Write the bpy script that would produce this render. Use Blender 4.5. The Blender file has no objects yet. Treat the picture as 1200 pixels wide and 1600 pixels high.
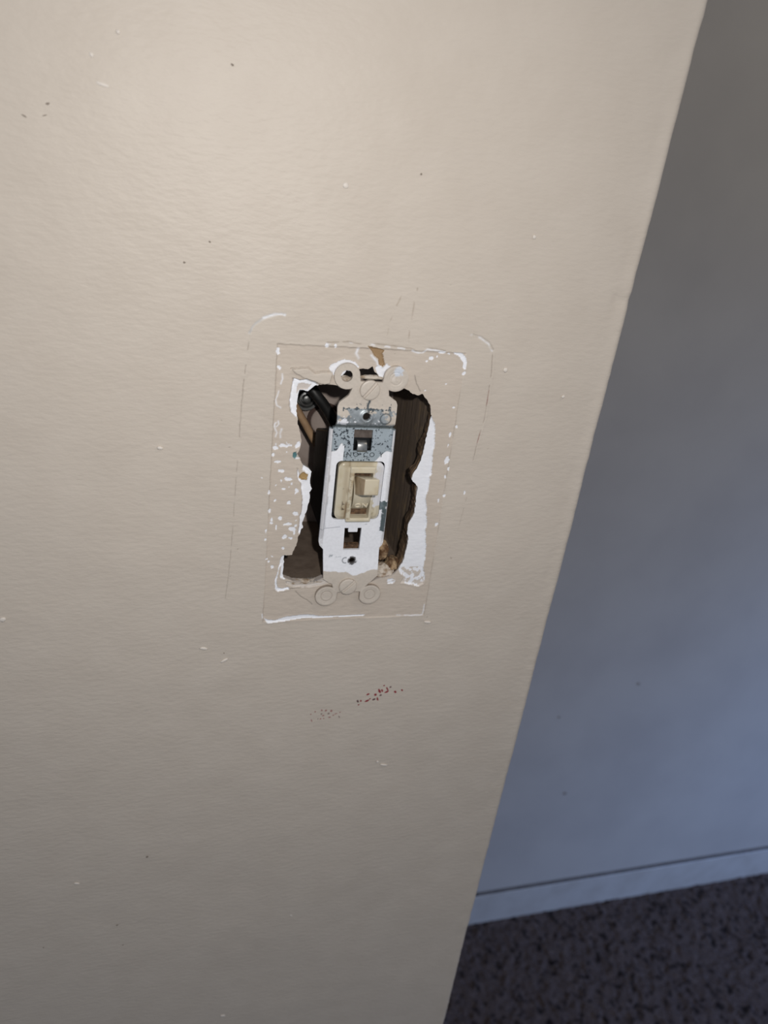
import bpy, bmesh, math
import numpy as np
from mathutils import Vector, Matrix

# ------------------------------------------------------------------ scene, camera, light
sc = bpy.context.scene
COL = sc.collection
Z0 = 1.22                      # height of the switch above the floor (m); wall face is the plane y = 0
def P(x, y, z):                # switch-centred millimetres -> world metres
    return Vector((x*.001, y*.001, Z0 + z*.001))

sc.view_settings.view_transform = 'Standard'
sc.view_settings.look = 'None'
sc.view_settings.exposure = 0.0
sc.view_settings.gamma = 1.0
sc.view_settings.use_curve_mapping = False

cam_d = bpy.data.cameras.new('camera')
cam_d.sensor_fit = 'HORIZONTAL'; cam_d.sensor_width = 36.0
cam_d.lens = 1128.45/1200*36.0
cam_d.clip_start = 0.01
cam = bpy.data.objects.new('camera', cam_d); COL.objects.link(cam)
_r = Vector((0.96204039, -0.24627145, 0.11759536))
_d = Vector((-0.00488947, -0.44638357, -0.89482837))
_f = Vector((0.27286332, 0.86028605, -0.43064315))
M = Matrix((_r, -_d, -_f)).transposed().to_4x4()
M.translation = P(-67.15, -245.62, 115.78)
cam.matrix_world = M
cam_d.dof.use_dof = True
cam_d.dof.focus_distance = 0.275
cam_d.dof.aperture_fstop = 16.0
sc.camera = cam

world = bpy.data.worlds.new('world'); sc.world = world; world.use_nodes = True
bg = world.node_tree.nodes['Background']
bg.inputs[0].default_value = (0.82, 0.885, 1.0, 1); bg.inputs[1].default_value = 0.30

def lamp(name, kind, loc, target, energy, color, **kw):
    d = bpy.data.lights.new(name, kind); d.energy = energy; d.color = color
    for k, v in kw.items(): setattr(d, k, v)
    o = bpy.data.objects.new(name, d); COL.objects.link(o); o.location = loc
    if target is not None:
        o.rotation_euler = (Vector(target)-Vector(loc)).to_track_quat('-Z', 'Y').to_euler()
    return o
# the phone's flash, beside its lens
lamp('phone_flash', 'SPOT', P(-47, -247, 134), P(-10, 0, 40), 1.80, (1.0, 0.955, 0.90), spot_size=math.radians(150), spot_blend=1.0, shadow_soft_size=0.003)
# daylight of a low window in the room beyond, cool
lamp('window_daylight', 'AREA', (2.1, -0.45, 0.85), (0.85, 0.59, 0.0), 4.3, (0.26, 0.46, 1.0), shape='RECTANGLE', size=0.9, size_y=0.9, spread=math.radians(75))
# ceiling lamp further along, warm and dim
lamp('ceiling_lamp', 'POINT', (0.9, -0.5, 2.3), None, 8.0, (1.0, 0.82, 0.62), shadow_soft_size=0.12)

# ------------------------------------------------------------------ traced outlines, millimetres on the wall face (x, z)
HOLE = [(-26.1,40.3),(-25.9,40.6),(-24.3,40.8),(-22.9,40.4),(-21.1,41.9),(-19.2,43.2),(-17.4,43.2),(-15.5,43.5),(-12.5,43.2),(-11.4,46.7),(-9.7,48.7),(-7.4,48.6),(-5.6,48.9),(-4.9,49.6),(-3.8,49.9),(-2.1,49.5),(-0.4,50.8),(0.8,48.7),(2.2,47.4),(4.2,46.5),(6.0,43.8),(7.6,42.1),(10.1,42.2),(12.6,43.2),(14.2,42.7),(15.9,41.3),(17.7,40.9),(19.6,41.4),(21.4,39.5),(23.4,37.1),(23.8,35.1),(24.4,33.1),(24.3,30.1),(24.1,28.0),(23.9,24.4),(23.9,21.0),(23.4,17.3),(22.9,14.3),(21.9,11.4),(21.1,9.2),(20.4,7.0),(21.2,5.7),(22.3,4.8),(23.6,3.2),(23.4,1.2),(23.4,-0.7),(23.8,-5.0),(23.7,-8.1),(22.9,-10.7),(21.7,-13.6),(21.9,-16.5),(22.9,-20.1),(22.6,-23.6),(22.4,-26.1),(22.4,-29.4),(21.5,-31.8),(20.2,-33.9),(18.8,-36.4),(16.9,-37.2),(14.5,-37.8),(12.9,-38.0),(10.2,-38.9),(8.7,-40.0),(3.9,-40.5),(-4.3,-40.2),(-7.0,-39.8),(-7.7,-39.1),(-10.9,-37.2),(-13.7,-38.6),(-17.6,-39.1),(-20.9,-38.6),(-23.3,-38.2),(-25.2,-37.3),(-27.4,-36.6),(-27.5,-32.5),(-27.4,-26.3),(-25.6,-26.4),(-24.4,-26.1),(-24.3,-24.5),(-22.9,-21.2),(-22.6,-17.9),(-21.6,-15.3),(-20.9,-14.2),(-21.3,-12.2),(-20.9,-10.3),(-20.1,-7.8),(-19.7,-6.2),(-19.4,-3.7),(-19.0,-1.8),(-19.5,0.6),(-18.7,2.2),(-19.5,4.3),(-19.4,5.9),(-19.2,9.1),(-20.7,10.9),(-22.7,12.1),(-23.8,14.2),(-25.2,16.9),(-24.4,19.2),(-24.1,22.2),(-24.8,25.4),(-25.7,28.3),(-26.3,31.5),(-26.6,34.8),(-26.4,38.1)]
RECT = [(-34.7,57.0),(34.2,57.7),(35.1,-57.7),(-34.6,-57.3)]
W_RIGHT = [(24.4,33.1),(26.1,30.4),(26.8,27.5),(27.5,21.3),(27.1,19.0),(28.3,9.3),(27.7,8.2),(28.0,2.6),(27.4,-0.7),(29.4,-11.6),(29.9,-19.0),(31.1,-25.0),(31.1,-28.7),(31.1,-32.7),(32.5,-38.1),(32.4,-41.2),(30.3,-42.4),(26.2,-41.6),(22.1,-40.5),(23.1,-37.4),(21.1,-35.5),(20.1,-33.6),(21.5,-27.9),(20.3,-18.8),(19.6,-13.6),(21.4,-7.2),(19.2,8.1),(22.7,20.2),(23.2,30.6)]
W_RIGHT_B = [(16.0,-38.4),(17.9,-38.2),(19.4,-39.2),(19.3,-40.8),(16.6,-41.0)]
W_TL = [(-28.4,45.0),(-26.3,44.4),(-23.6,44.8),(-21.3,44.2),(-19.2,43.2),(-21.1,40.7),(-23.2,38.7),(-25.0,38.7),(-25.0,31.0),(-26.3,30.7),(-27.6,31.7),(-28.8,32.8),(-29.2,35.7),(-29.0,39.0),(-28.6,42.7)]
W_TL_IN = [(-26.3,43.3),(-24.0,43.4),(-21.7,43.2),(-23.1,40.9),(-25.9,41.0),(-26.9,39.0),(-26.9,42.1)]
FLAP = [(-29.5,48.4),(-26.6,48.8),(-23.5,49.1),(-20.9,47.4),(-18.2,48.0),(-14.8,48.0),(-15.3,43.8),(-18.3,43.4),(-21.3,44.4),(-25.0,45.2),(-27.8,46.6)]
W_MID = [(-24.8,10.8),(-24.3,7.0),(-24.2,6.1),(-22.9,4.4),(-22.2,-0.9),(-21.9,-7.3),(-22.5,-8.9),(-22.3,-12.5),(-22.7,-16.1),(-22.0,-16.4),(-20.4,-14.2),(-19.7,-9.8),(-18.0,1.1),(-18.1,9.1),(-20.8,11.9),(-22.8,12.6),(-23.1,10.3),(-20.8,8.5),(-21.1,6.2),(-23.0,6.4),(-23.7,8.8)]
T_MID = [(-23.4,8.8),(-22.5,9.5),(-20.8,8.5),(-20.9,6.2),(-22.5,5.9),(-23.8,6.7)]
W_BL = [(-28.6,-26.6),(-27.1,-26.1),(-26.5,-36.9),(-27.5,-36.9),(-28.6,-36.3),(-28.6,-30.7),(-29.1,-32.1),(-29.8,-37.7),(-29.3,-41.0),(-27.8,-41.4),(-25.0,-40.9),(-24.6,-42.1),(-29.2,-42.9),(-30.1,-41.3),(-30.5,-37.4),(-29.5,-32.4),(-29.0,-28.3)]
LEDGE_BL = [(-26.4,-38.1),(-21.0,-38.9),(-13.1,-38.9),(-10.1,-37.2),(-8.1,-39.4),(-12.2,-40.5),(-17.4,-41.5),(-22.1,-41.3),(-25.8,-39.7)]
W_BOT = [(-34.3,-55.4),(-32.6,-57.9),(-28.7,-57.6),(-23.7,-57.1),(-17.7,-56.3),(-11.2,-56.7),(-5.5,-56.5),(7.8,-56.7),(8.5,-55.9),(-3.9,-55.9),(-11.0,-55.7),(-16.2,-54.5),(-19.6,-54.8),(-24.1,-55.0),(-28.0,-55.9),(-29.5,-56.8),(-32.1,-56.3)]
W_TR = [(28.7,57.7),(30.9,57.6),(32.9,57.5),(35.0,54.7),(35.0,51.6),(33.8,52.0),(33.8,54.2),(31.7,56.2),(29.3,57.0)]
W_LOBE = [(-16.1,49.5),(-15.2,50.7),(-13.3,52.0),(-11.1,53.0),(-9.0,52.9),(-7.0,51.8),(-5.2,50.3),(-8.8,46.4),(-13.9,46.2),(-15.0,47.7)]
T_TOP = [(-2.8,58.0),(0.0,57.7),(3.2,56.9),(2.6,55.6),(3.0,54.7),(4.1,51.8),(3.0,50.7),(1.9,51.4),(1.3,53.4),(-0.1,54.5),(-1.1,55.6)]
W_TOP2 = [(0.6,50.6),(1.7,51.6),(3.4,50.7),(4.5,52.2),(6.2,51.4),(5.4,48.2),(4.1,47.2),(2.4,47.4)]
TEAL = [(-26.9,17.1),(-25.7,17.7),(-25.1,16.2),(-26.0,14.9),(-26.8,15.6)]
ARC_TL = [(-44.2,60.1),(-43.4,62.1),(-42.2,63.4),(-39.8,65.3),(-36.0,66.8),(-32.8,66.8)]
LINE_L = [(-44.0,61.2),(-44.9,51.4),(-45.7,42.4),(-46.2,30.8),(-46.4,22.9)]
LINE_L2 = [(-46.8,13.8),(-47.5,-4.2),(-48.0,-20.5),(-48.8,-34.7),(-49.8,-45.0)]
ARC_TR = [(35.0,64.2),(38.4,63.6),(42.1,61.5),(44.1,59.0)]
LINE_R = [(44.4,58.6),(45.3,51.4),(45.7,44.0),(46.1,33.9),(45.0,22.8),(44.5,15.2)]
LINE_R2 = [(44.9,1.3),(44.1,-8.8),(43.4,-15.6)]
SCR1 = [(6.9,76.5),(5.4,72.1),(4.3,68.5),(3.2,62.2)]
SCR2 = [(12.1,79.0),(11.8,74.7),(11.4,67.6),(11.5,60.4)]
WL1 = [(-32.5,46.4),(-32.2,44.6),(-33.1,41.8),(-33.5,39.5),(-34.1,37.1),(-33.7,35.0),(-32.3,34.1)]
WL2 = [(-32.9,29.3),(-34.0,28.3),(-34.1,26.6),(-33.2,24.9),(-33.5,23.0),(-33.3,20.0)]
WL3 = [(-32.9,29.3),(-32.6,27.9),(-33.5,26.9)]
WL4 = [(-31.6,26.0),(-32.2,24.5),(-31.9,23.0)]
WL5 = [(-17.7,58.0),(-13.4,58.3),(-10.0,58.7),(-6.5,58.2),(-2.0,58.7),(2.8,58.3),(7.5,58.1),(12.3,57.7),(14.8,56.9),(17.3,56.6),(19.0,58.1),(22.0,58.0),(25.8,57.5)]
WL6 = [(-35.6,-42.6),(-35.7,-45.6),(-35.3,-50.2),(-34.8,-55.2)]
WL7 = [(34.3,-52.0),(34.5,-55.3),(34.2,-57.3),(29.8,-57.4),(22.6,-57.0)]
WL8 = [(-6.0,53.5),(-6.9,55.2),(-6.4,56.9)]
WL9 = [(-1.3,54.6),(0.8,52.7),(1.5,51.3)]
CRK1 = [(-22.0,-43.1),(-19.7,-45.7),(-17.0,-47.4),(-14.7,-49.7)]
CRK2 = [(-26.2,-42.1),(-22.1,-41.6),(-17.4,-40.9),(-13.0,-40.1)]
CRK3 = [(15.6,48.3),(16.8,45.2),(18.7,42.4)]
SPOTS = [(-33.3,19.0,1.20,0.72),(-29.8,19.9,1.92,0.60),(-25.1,19.9,0.96,1.20),(-25.1,15.2,0.84,0.60),(-30.9,9.7,1.32,0.72),(-28.1,6.4,1.68,0.60),(-24.6,1.6,0.84,1.20),(-27.0,-3.2,0.84,0.72),(-24.2,-7.8,1.08,1.08),(-30.3,-9.7,0.72,0.84),(-26.9,-12.3,1.44,0.60),(-25.3,-14.4,1.20,0.84),(-23.9,-13.1,0.60,0.48),(-27.7,-18.0,1.32,0.84),(-25.6,-18.6,0.60,0.48),(-24.5,-16.1,0.36,0.84),(-28.3,-22.6,0.48,0.72),(-34.1,-6.4,0.48,0.84),(-33.2,-10.2,0.36,0.96),(-33.3,-12.1,0.60,0.60),(-31.5,-13.8,0.36,0.96),(-29.5,2.7,0.84,0.36),(-32.4,-2.1,0.48,0.48),(-34.7,1.1,0.36,0.72),(-34.0,16.3,0.48,0.60),(-32.3,13.5,1.32,0.36),(-31.9,-31.4,0.72,0.84),(-34.3,-27.6,0.48,0.48),(-33.5,-28.8,0.48,0.48),(-35.2,-18.8,0.36,0.48),(-35.1,-15.1,0.36,0.72),(-32.4,-26.5,0.36,0.36),(-32.7,3.7,0.48,0.36),(-37.8,7.1,0.36,0.36),(-33.7,48.6,0.60,0.60),(-34.5,54.6,0.72,1.08),(-17.6,57.4,0.60,0.84),(-14.5,57.3,0.48,0.72),(34.5,50.1,0.60,0.60),(33.0,36.7,0.48,0.48),(35.1,29.4,0.48,0.60),(33.0,25.9,0.48,0.84),(33.0,21.5,0.24,0.96),(33.3,15.3,0.84,1.44),(34.6,11.8,0.48,0.96),(34.1,8.2,0.60,0.72),(34.9,-0.1,0.48,0.72),(32.9,-2.7,0.36,1.20),(33.4,-12.8,0.96,0.72),(43.5,1.3,0.24,0.84),(24.5,57.5,1.08,0.48),(27.1,56.9,0.72,0.36),(21.0,54.9,0.84,0.60),(19.7,53.7,0.60,0.60),(23.0,56.0,0.48,0.48),(20.6,42.9,0.48,0.48),(28.2,45.7,0.48,0.36)]
REDS = [(10.1,-102.9,0.48,0.72),(11.6,-102.7,0.36,0.48),(14.5,-99.3,0.72,0.48),(14.5,-103.0,1.08,0.48),(15.7,-102.0,0.48,0.36),(17.6,-102.5,0.72,0.48),(18.1,-99.8,0.60,0.72),(19.3,-102.3,0.36,1.08),(19.7,-97.9,0.48,1.20),(20.9,-97.7,0.36,0.84),(20.6,-100.2,0.60,0.48),(23.1,-98.6,0.96,0.48),(23.2,-96.8,0.30,0.96),(27.4,-99.0,0.48,0.72),(30.4,-98.2,0.36,0.60),(24.6,-95.8,0.48,0.36),(10.6,-104.8,0.36,0.36),(21.5,-94.8,0.36,0.36)]
REDS2 = [(-2.8,-108.8,0.48,0.60),(-2.1,-111.0,0.48,0.48),(-6.0,-106.8,0.36,0.48),(-4.2,-107.0,0.48,0.48),(-1.6,-107.3,0.48,0.60),(-6.1,-108.7,0.36,0.48),(-5.2,-109.9,0.48,0.36),(-0.5,-110.0,0.36,0.36),(0.7,-109.2,0.72,0.24),(2.5,-108.5,0.36,0.36),(-7.4,-111.5,0.36,0.36),(-6.2,-111.6,0.36,0.36),(-4.8,-111.4,0.24,0.36),(-10.3,-112.0,0.24,0.96),(-8.9,-107.3,0.36,0.48),(2.3,-111.1,0.24,0.72),(-10.8,-108.5,0.24,0.36)]
DARKS = [(-65.2,80.9,0.60,0.60),(8.3,114.4,0.48,0.60),(123.6,-73.0,1.08,1.08),(51.4,52.4,0.36,0.36),(-51.9,136.2,0.72,0.48),(-101.6,119.9,0.84,0.48),(-107.9,116.1,0.96,0.36),(-102.6,116.9,0.96,0.24),(-82.3,-186.4,0.72,1.20),(-97.3,-232.0,0.72,0.60),(-95.2,-247.7,0.48,0.48),(-130.9,-240.2,0.36,0.60),(-57.5,87.7,0.60,0.48),(-49.7,-71.5,0.36,0.36)]
BUMPS = [(27.4,-143.7,2.16,0.60),(23.9,-141.2,0.72,0.72),(-11.2,-245.5,0.84,0.84),(-44.9,-323.8,1.56,0.96),(-129.9,-50.6,1.20,0.96),(-87.2,126.5,2.16,0.60),(-82.5,139.6,0.60,0.60),(-89.6,133.2,0.60,0.72),(50.9,52.2,0.96,0.96),(-57.9,-68.7,1.68,0.72),(-49.6,-75.4,1.92,0.60),(37.1,-61.1,1.68,0.72),(52.0,99.4,0.72,0.72),(-16.0,108.4,0.96,0.96),(-73.5,18.2,1.08,0.72),(-113.5,-198.3,1.44,0.48),(77.4,42.8,0.72,0.72)]

# ------------------------------------------------------------------ helpers
_rng = np.random.default_rng(7)
_TAB = _rng.random((256, 256))
def vnoise(x, y, s=1.0, seed=0):
    x = np.asarray(x)/s + seed*17.31; y = np.asarray(y)/s + seed*9.77
    xi = np.floor(x).astype(int); yi = np.floor(y).astype(int)
    fx = x-xi; fy = y-yi; fx = fx*fx*(3-2*fx); fy = fy*fy*(3-2*fy)
    t = lambda a, b: _TAB[a & 255, b & 255]
    return ((t(xi, yi)*(1-fx)+t(xi+1, yi)*fx)*(1-fy)+(t(xi, yi+1)*(1-fx)+t(xi+1, yi+1)*fx)*fy)*2-1
def fbm(x, y, s=1.0, seed=0, o=3):
    r = 0; a = 1.0; n = 0
    for i in range(o):
        t = .6+i*1.1; ct, st = math.cos(t), math.sin(t)
        r = r+a*vnoise(x*ct-y*st, x*st+y*ct, s/2**i, seed+i*3); n += a; a *= .5
    return r/n
def sstep(a, b, x):
    t = np.clip((x-a)/(b-a), 0, 1); return t*t*(3-2*t)
def inside(poly, x, z):
    poly = np.asarray(poly); r = np.zeros(x.shape, bool)
    bb = (x >= poly[:, 0].min()) & (x <= poly[:, 0].max()) & (z >= poly[:, 1].min()) & (z <= poly[:, 1].max())
    xx = x[bb]; zz = z[bb]; k = np.zeros(xx.shape, bool)
    for (x0, z0), (x1, z1) in zip(poly, np.roll(poly, -1, 0)):
        if z0 == z1: continue
        c = (z0 > zz) != (z1 > zz)
        k ^= c & (xx < (x1-x0)*(zz-z0)/(z1-z0)+x0)
    r[bb] = k; return r
def nearest(polys, x, z, closed=True):
    best = np.full(x.shape, 1e9); bx = x.copy(); bz = z.copy()
    for poly in polys:
        a = np.asarray(poly, float); b = np.roll(a, -1, 0)
        n = len(a) if closed else len(a)-1
        for i in range(n):
            d = b[i]-a[i]; L = max(d@d, 1e-12)
            t = np.clip(((x-a[i, 0])*d[0]+(z-a[i, 1])*d[1])/L, 0, 1)
            px = a[i, 0]+t*d[0]; pz = a[i, 1]+t*d[1]
            q = np.hypot(px-x, pz-z); m = q < best
            best[m] = q[m]; bx[m] = px[m]; bz[m] = pz[m]
    return best, bx, bz
def linedist(line, x, z, reach=3.0):
    a = np.asarray(line); r = np.full(x.shape, 99.0)
    bb = (x > a[:, 0].min()-reach) & (x < a[:, 0].max()+reach) & (z > a[:, 1].min()-reach) & (z < a[:, 1].max()+reach)
    if bb.any(): r[bb] = nearest([line], x[bb], z[bb], False)[0]
    return r
def lin(r, g, b):
    c = np.array([r, g, b])/255.0
    return np.where(c <= .04045, c/12.92, ((c+.055)/1.055)**2.4)
def mix(C, m, col):
    m = np.asarray(m, float)[:, None]
    C[:] = C*(1-m)+np.asarray(col)*m
def boundary(quads):
    q = np.asarray(quads)
    e = np.concatenate([q[:, [0, 1]], q[:, [1, 2]], q[:, [2, 3]], q[:, [3, 0]]])
    s = np.sort(e, 1); key = s[:, 0].astype(np.int64)*10000000+s[:, 1]
    u, idx, cnt = np.unique(key, return_index=True, return_counts=True)
    return e[idx[cnt == 1]]
def link(name, me, mat=None, parent=None):
    o = bpy.data.objects.new(name, me); COL.objects.link(o)
    if mat is not None: me.materials.append(mat)
    if parent is not None: o.parent = parent
    return o
def tag(o, label=None, cat=None, group=None, kind=None):
    for k, v in (('label', label), ('category', cat), ('group', group), ('kind', kind)):
        if v: o[k] = v
    return o
def empty(name, label, cat, loc):
    o = bpy.data.objects.new(name, None); COL.objects.link(o); o.empty_display_size = .01
    o.location = loc; tag(o, label, cat)
    return o
def attach(o, parent):          # parent while keeping the world coordinates baked in the mesh
    o.parent = parent; o.matrix_parent_inverse = Matrix.Translation(-parent.location)
    return o
def np_mesh(name, co_mm, quads, col=None, metal=None, smooth=True, tris=None):
    co = np.asarray(co_mm, float)*.001; co[:, 2] += Z0
    me = bpy.data.meshes.new(name); nv = len(co)
    quads = np.asarray(quads, np.int32).reshape(-1, 4)
    me.vertices.add(nv); me.vertices.foreach_set('co', co.astype(np.float32).ravel())
    me.loops.add(quads.size); me.loops.foreach_set('vertex_index', quads.ravel())
    me.polygons.add(len(quads))
    me.polygons.foreach_set('loop_start', np.arange(0, quads.size, 4, dtype=np.int32))
    me.polygons.foreach_set('use_smooth', np.full(len(quads), smooth))
    me.update(calc_edges=True)
    if col is not None:
        a = me.attributes.new('coat', 'FLOAT_COLOR', 'POINT')
        m = np.zeros(nv) if metal is None else metal
        a.data.foreach_set('color', np.c_[col, m].astype(np.float32).ravel())
    me.validate()
    return me
def bm_mesh(name, bm, smooth=False):
    me = bpy.data.meshes.new(name)
    bmesh.ops.recalc_face_normals(bm, faces=bm.faces[:])
    bm.to_mesh(me); bm.free()
    if smooth:
        for p in me.polygons: p.use_smooth = True
    return me
def sheet(outer, holes, height, colour, thick, res, snap=True):
    """A plate in the plane of the wall: grid inside an outline, a height toward the room, rim walls; returns arrays (mm)."""
    a = np.asarray(outer)
    xs = np.arange(a[:, 0].min()-res, a[:, 0].max()+2*res, res); zs = np.arange(a[:, 1].min()-res, a[:, 1].max()+2*res, res)
    X, Z = np.meshgrid(xs, zs); x = X.ravel().copy(); z = Z.ravel().copy()
    nx = len(xs); nz = len(zs)
    i = np.arange((nx-1)*(nz-1)); r = i//(nx-1); c = i % (nx-1); v = r*nx+c
    quads = np.c_[v, v+1, v+nx+1, v+nx]
    cx = x[v]+res/2; cz = z[v]+res/2
    k = inside(outer, cx, cz)
    for h in holes: k &= ~inside(h, cx, cz)
    quads = quads[k]
    be = boundary(quads); bv = np.unique(be)
    if snap:
        d, px, pz = nearest([outer]+list(holes), x[bv], z[bv])
        m = d < res*1.5; x[bv[m]] = px[m]; z[bv[m]] = pz[m]
    used = np.unique(quads); rm = np.full(len(x), -1); rm[used] = np.arange(len(used))
    x = x[used]; z = z[used]; quads = rm[quads]; be = rm[be]; bv = np.unique(be)
    h = height(x, z)
    col, met = colour(x, z)
    n = len(x)
    co = np.c_[x, -h, z]
    # rim: two extra rings so that the edge stays crisp
    ring = np.full(n, -1); ring[bv] = np.arange(len(bv))
    r1 = co[bv].copy(); r2 = co[bv].copy(); r2[:, 1] += thick
    co = np.concatenate([co, r1, r2]); col = np.concatenate([col, col[bv], col[bv]]); met = np.concatenate([met, met[bv], met[bv]])
    e0 = n+ring[be[:, 0]]; e1 = n+ring[be[:, 1]]; nb = len(bv)
    quads = np.concatenate([quads, np.c_[e1, e0, e0+nb, e1+nb]])
    return co, quads, col, met
def box_bm(x0, x1, y0, y1, z0, z1, bevel=0.0, seg=2):
    bm = bmesh.new()
    bmesh.ops.create_cube(bm, size=1.0)
    for v in bm.verts:
        v.co = P(x0+(v.co.x+.5)*(x1-x0), y0+(v.co.y+.5)*(y1-y0), z0+(v.co.z+.5)*(z1-z0))
    if bevel: bmesh.ops.bevel(bm, geom=bm.edges[:], offset=bevel*.001, segments=seg, affect='EDGES', profile=.5)
    return bm
def tube_bm(pts, rad, seg=12):
    bm = bmesh.new(); rings = []
    pts = [P(*p) for p in pts]
    # Catmull-Rom resample
    fine = []
    for i in range(len(pts)-1):
        p0 = pts[max(i-1, 0)]; p1 = pts[i]; p2 = pts[i+1]; p3 = pts[min(i+2, len(pts)-1)]
        for k in range(6):
            t = k/6
            fine.append(.5*((2*p1)+(p2-p0)*t+(2*p0-5*p1+4*p2-p3)*t*t+(3*p1-p0-3*p2+p3)*t**3))
    fine.append(pts[-1])
    for i, p in enumerate(fine):
        d = (fine[min(i+1, len(fine)-1)]-fine[max(i-1, 0)]).normalized()
        u = d.cross(Vector((0, 0, 1))).normalized(); w = d.cross(u)
        rings.append([bm.verts.new(p+rad*.001*(math.cos(a)*u+math.sin(a)*w)) for a in [2*math.pi*j/seg for j in range(seg)]])
    for a, b in zip(rings, rings[1:]):
        for j in range(seg): bm.faces.new((a[j], a[(j+1) % seg], b[(j+1) % seg], b[j]))
    bm.faces.new(rings[0]); bm.faces.new(rings[-1][::-1])
    return bm
def arc(cx, cz, r, a0, a1, n=18):
    return [(cx+r*math.cos(math.radians(a0+(a1-a0)*i/n)), cz+r*math.sin(math.radians(a0+(a1-a0)*i/n))) for i in range(n+1)]
def rrect(x0, x1, z0, z1, r, n=6):
    return arc(x1-r, z1-r, r, 0, 90, n)+arc(x0+r, z1-r, r, 90, 180, n)+arc(x0+r, z0+r, r, 180, 270, n)+arc(x1-r, z0+r, r, 270, 360, n)

# ------------------------------------------------------------------ materials
def mat(name, color=(.5, .5, .5), rough=.5, metal=0.0, attr=False, noise=None, bumps=(), spec=.5):
    """noise = (scale, colour2, low, high); bumps = [(scale xyz, detail, strength, distance)] in object space (m)"""
    m = bpy.data.materials.new(name); m.use_nodes = True
    nt = m.node_tree; N = nt.nodes; L = nt.links
    b = N['Principled BSDF']
    b.inputs['Roughness'].default_value = rough; b.inputs['Metallic'].default_value = metal
    b.inputs['Specular IOR Level'].default_value = spec
    tc = N.new('ShaderNodeTexCoord')
    if attr:
        a = N.new('ShaderNodeAttribute'); a.attribute_name = 'coat'
        src = a.outputs['Color']
        L.new(a.outputs['Alpha'], b.inputs['Metallic'])
    else:
        c = N.new('ShaderNodeRGB'); c.outputs[0].default_value = (*color, 1); src = c.outputs[0]
    if noise:
        n = N.new('ShaderNodeTexNoise'); n.inputs['Scale'].default_value = noise[0]; n.inputs['Detail'].default_value = 5
        L.new(tc.outputs['Object'], n.inputs['Vector'])
        rp = N.new('ShaderNodeMapRange'); rp.inputs[1].default_value = noise[2]; rp.inputs[2].default_value = noise[3]
        L.new(n.outputs[0], rp.inputs[0])
        mx = N.new('ShaderNodeMix'); mx.data_type = 'RGBA'
        L.new(rp.outputs[0], mx.inputs[0]); L.new(src, mx.inputs[6])
        if attr:
            mu = N.new('ShaderNodeMix'); mu.data_type = 'RGBA'; mu.blend_type = 'MULTIPLY'; mu.inputs[0].default_value = 1
            L.new(src, mu.inputs[6]); mu.inputs[7].default_value = (*noise[1], 1); L.new(mu.outputs[2], mx.inputs[7])
        else:
            mx.inputs[7].default_value = (*noise[1], 1)
        src = mx.outputs[2]
    L.new(src, b.inputs['Base Color'])
    prev = None
    for scale, detail, strength, dist in bumps:
        mp = N.new('ShaderNodeMapping'); mp.inputs['Scale'].default_value = scale
        L.new(tc.outputs['Object'], mp.inputs[0])
        n = N.new('ShaderNodeTexNoise'); n.inputs['Scale'].default_value = 1; n.inputs['Detail'].default_value = detail
        L.new(mp.outputs[0], n.inputs['Vector'])
        bp = N.new('ShaderNodeBump'); bp.inputs['Strength'].default_value = strength; bp.inputs['Distance'].default_value = dist
        L.new(n.outputs[0], bp.inputs['Height'])
        if prev: L.new(prev, bp.inputs['Normal'])
        prev = bp.outputs[0]
    if prev: L.new(prev, b.inputs['Normal'])
    return m

BEIGE = lin(206, 196, 184); BEIGE2 = lin(203, 191, 178); WHITE = lin(244, 246, 252); TAN = lin(160, 133, 100)
BROWN = lin(112, 86, 62); RED = lin(140, 2, 34); DARK = lin(70, 62, 56); TEALC = lin(88, 128, 132)
M_wall = mat('painted_plaster', rough=.5, attr=True, noise=(60, (.965, .96, .955), .35, .65), spec=.35,
             bumps=[((260, 260, 620), 3, .5, .0004), ((80, 80, 130), 2, .16, .0010)])
M_far = mat('far_wall_paint', tuple(lin(186, 180, 172)), .55, noise=(9, tuple(lin(178, 172, 165)), .35, .7), bumps=[((150, 150, 200), 3, .3, .0006)])
M_base = mat('baseboard_paint', tuple(lin(190, 186, 180)), .4, noise=(30, tuple(lin(180, 175, 168)), .4, .7))
M_ledge = mat('dark_ledge', tuple(lin(96, 92, 90)), .9, noise=(120, tuple(lin(70, 66, 64)), .35, .7))
M_strap = mat('painted_steel_strap', rough=.42, attr=True, noise=(900, (.93, .93, .93), .4, .7), bumps=[((900, 900, 2200), 2, .25, .00012)])
M_black = mat('black_bakelite', (.0035, .0035, .0035), .3, noise=(700, (.06, .06, .06), .70, .76), bumps=[((300, 300, 300), 3, .3, .0004)])
M_ivory = mat('ivory_plastic', tuple(lin(206, 196, 173)), .25, noise=(260, tuple(lin(192, 177, 148)), .5, .8))
M_bezel = mat('ivory_bezel', rough=.32, attr=True, noise=(300, (.9, .86, .76), .5, .8))
M_box = mat('brown_painted_box', tuple(lin(126, 112, 100)), .6, noise=(220, tuple(lin(108, 94, 83)), .35, .7), bumps=[((260, 260, 260), 4, .4, .0008)])
M_boxback = mat('grey_box_back', tuple(lin(176, 163, 156)), .5, noise=(70, tuple(lin(154, 140, 132)), .35, .65))
M_wood = mat('old_wood', tuple(lin(126, 111, 98)), .75, noise=(170, tuple(lin(156, 134, 106)), .52, .72), bumps=[((700, 300, 60), 4, .6, .0008)])
M_rust = mat('rusty_fibre', tuple(lin(120, 92, 68)), .85, noise=(700, tuple(lin(72, 54, 40)), .4, .65), bumps=[((900, 900, 900), 3, .6, .0004)])
M_steel = mat('dull_steel', tuple(lin(150, 152, 152)), .38, metal=.8, noise=(500, (.18, .18, .18), .5, .75))
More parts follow.
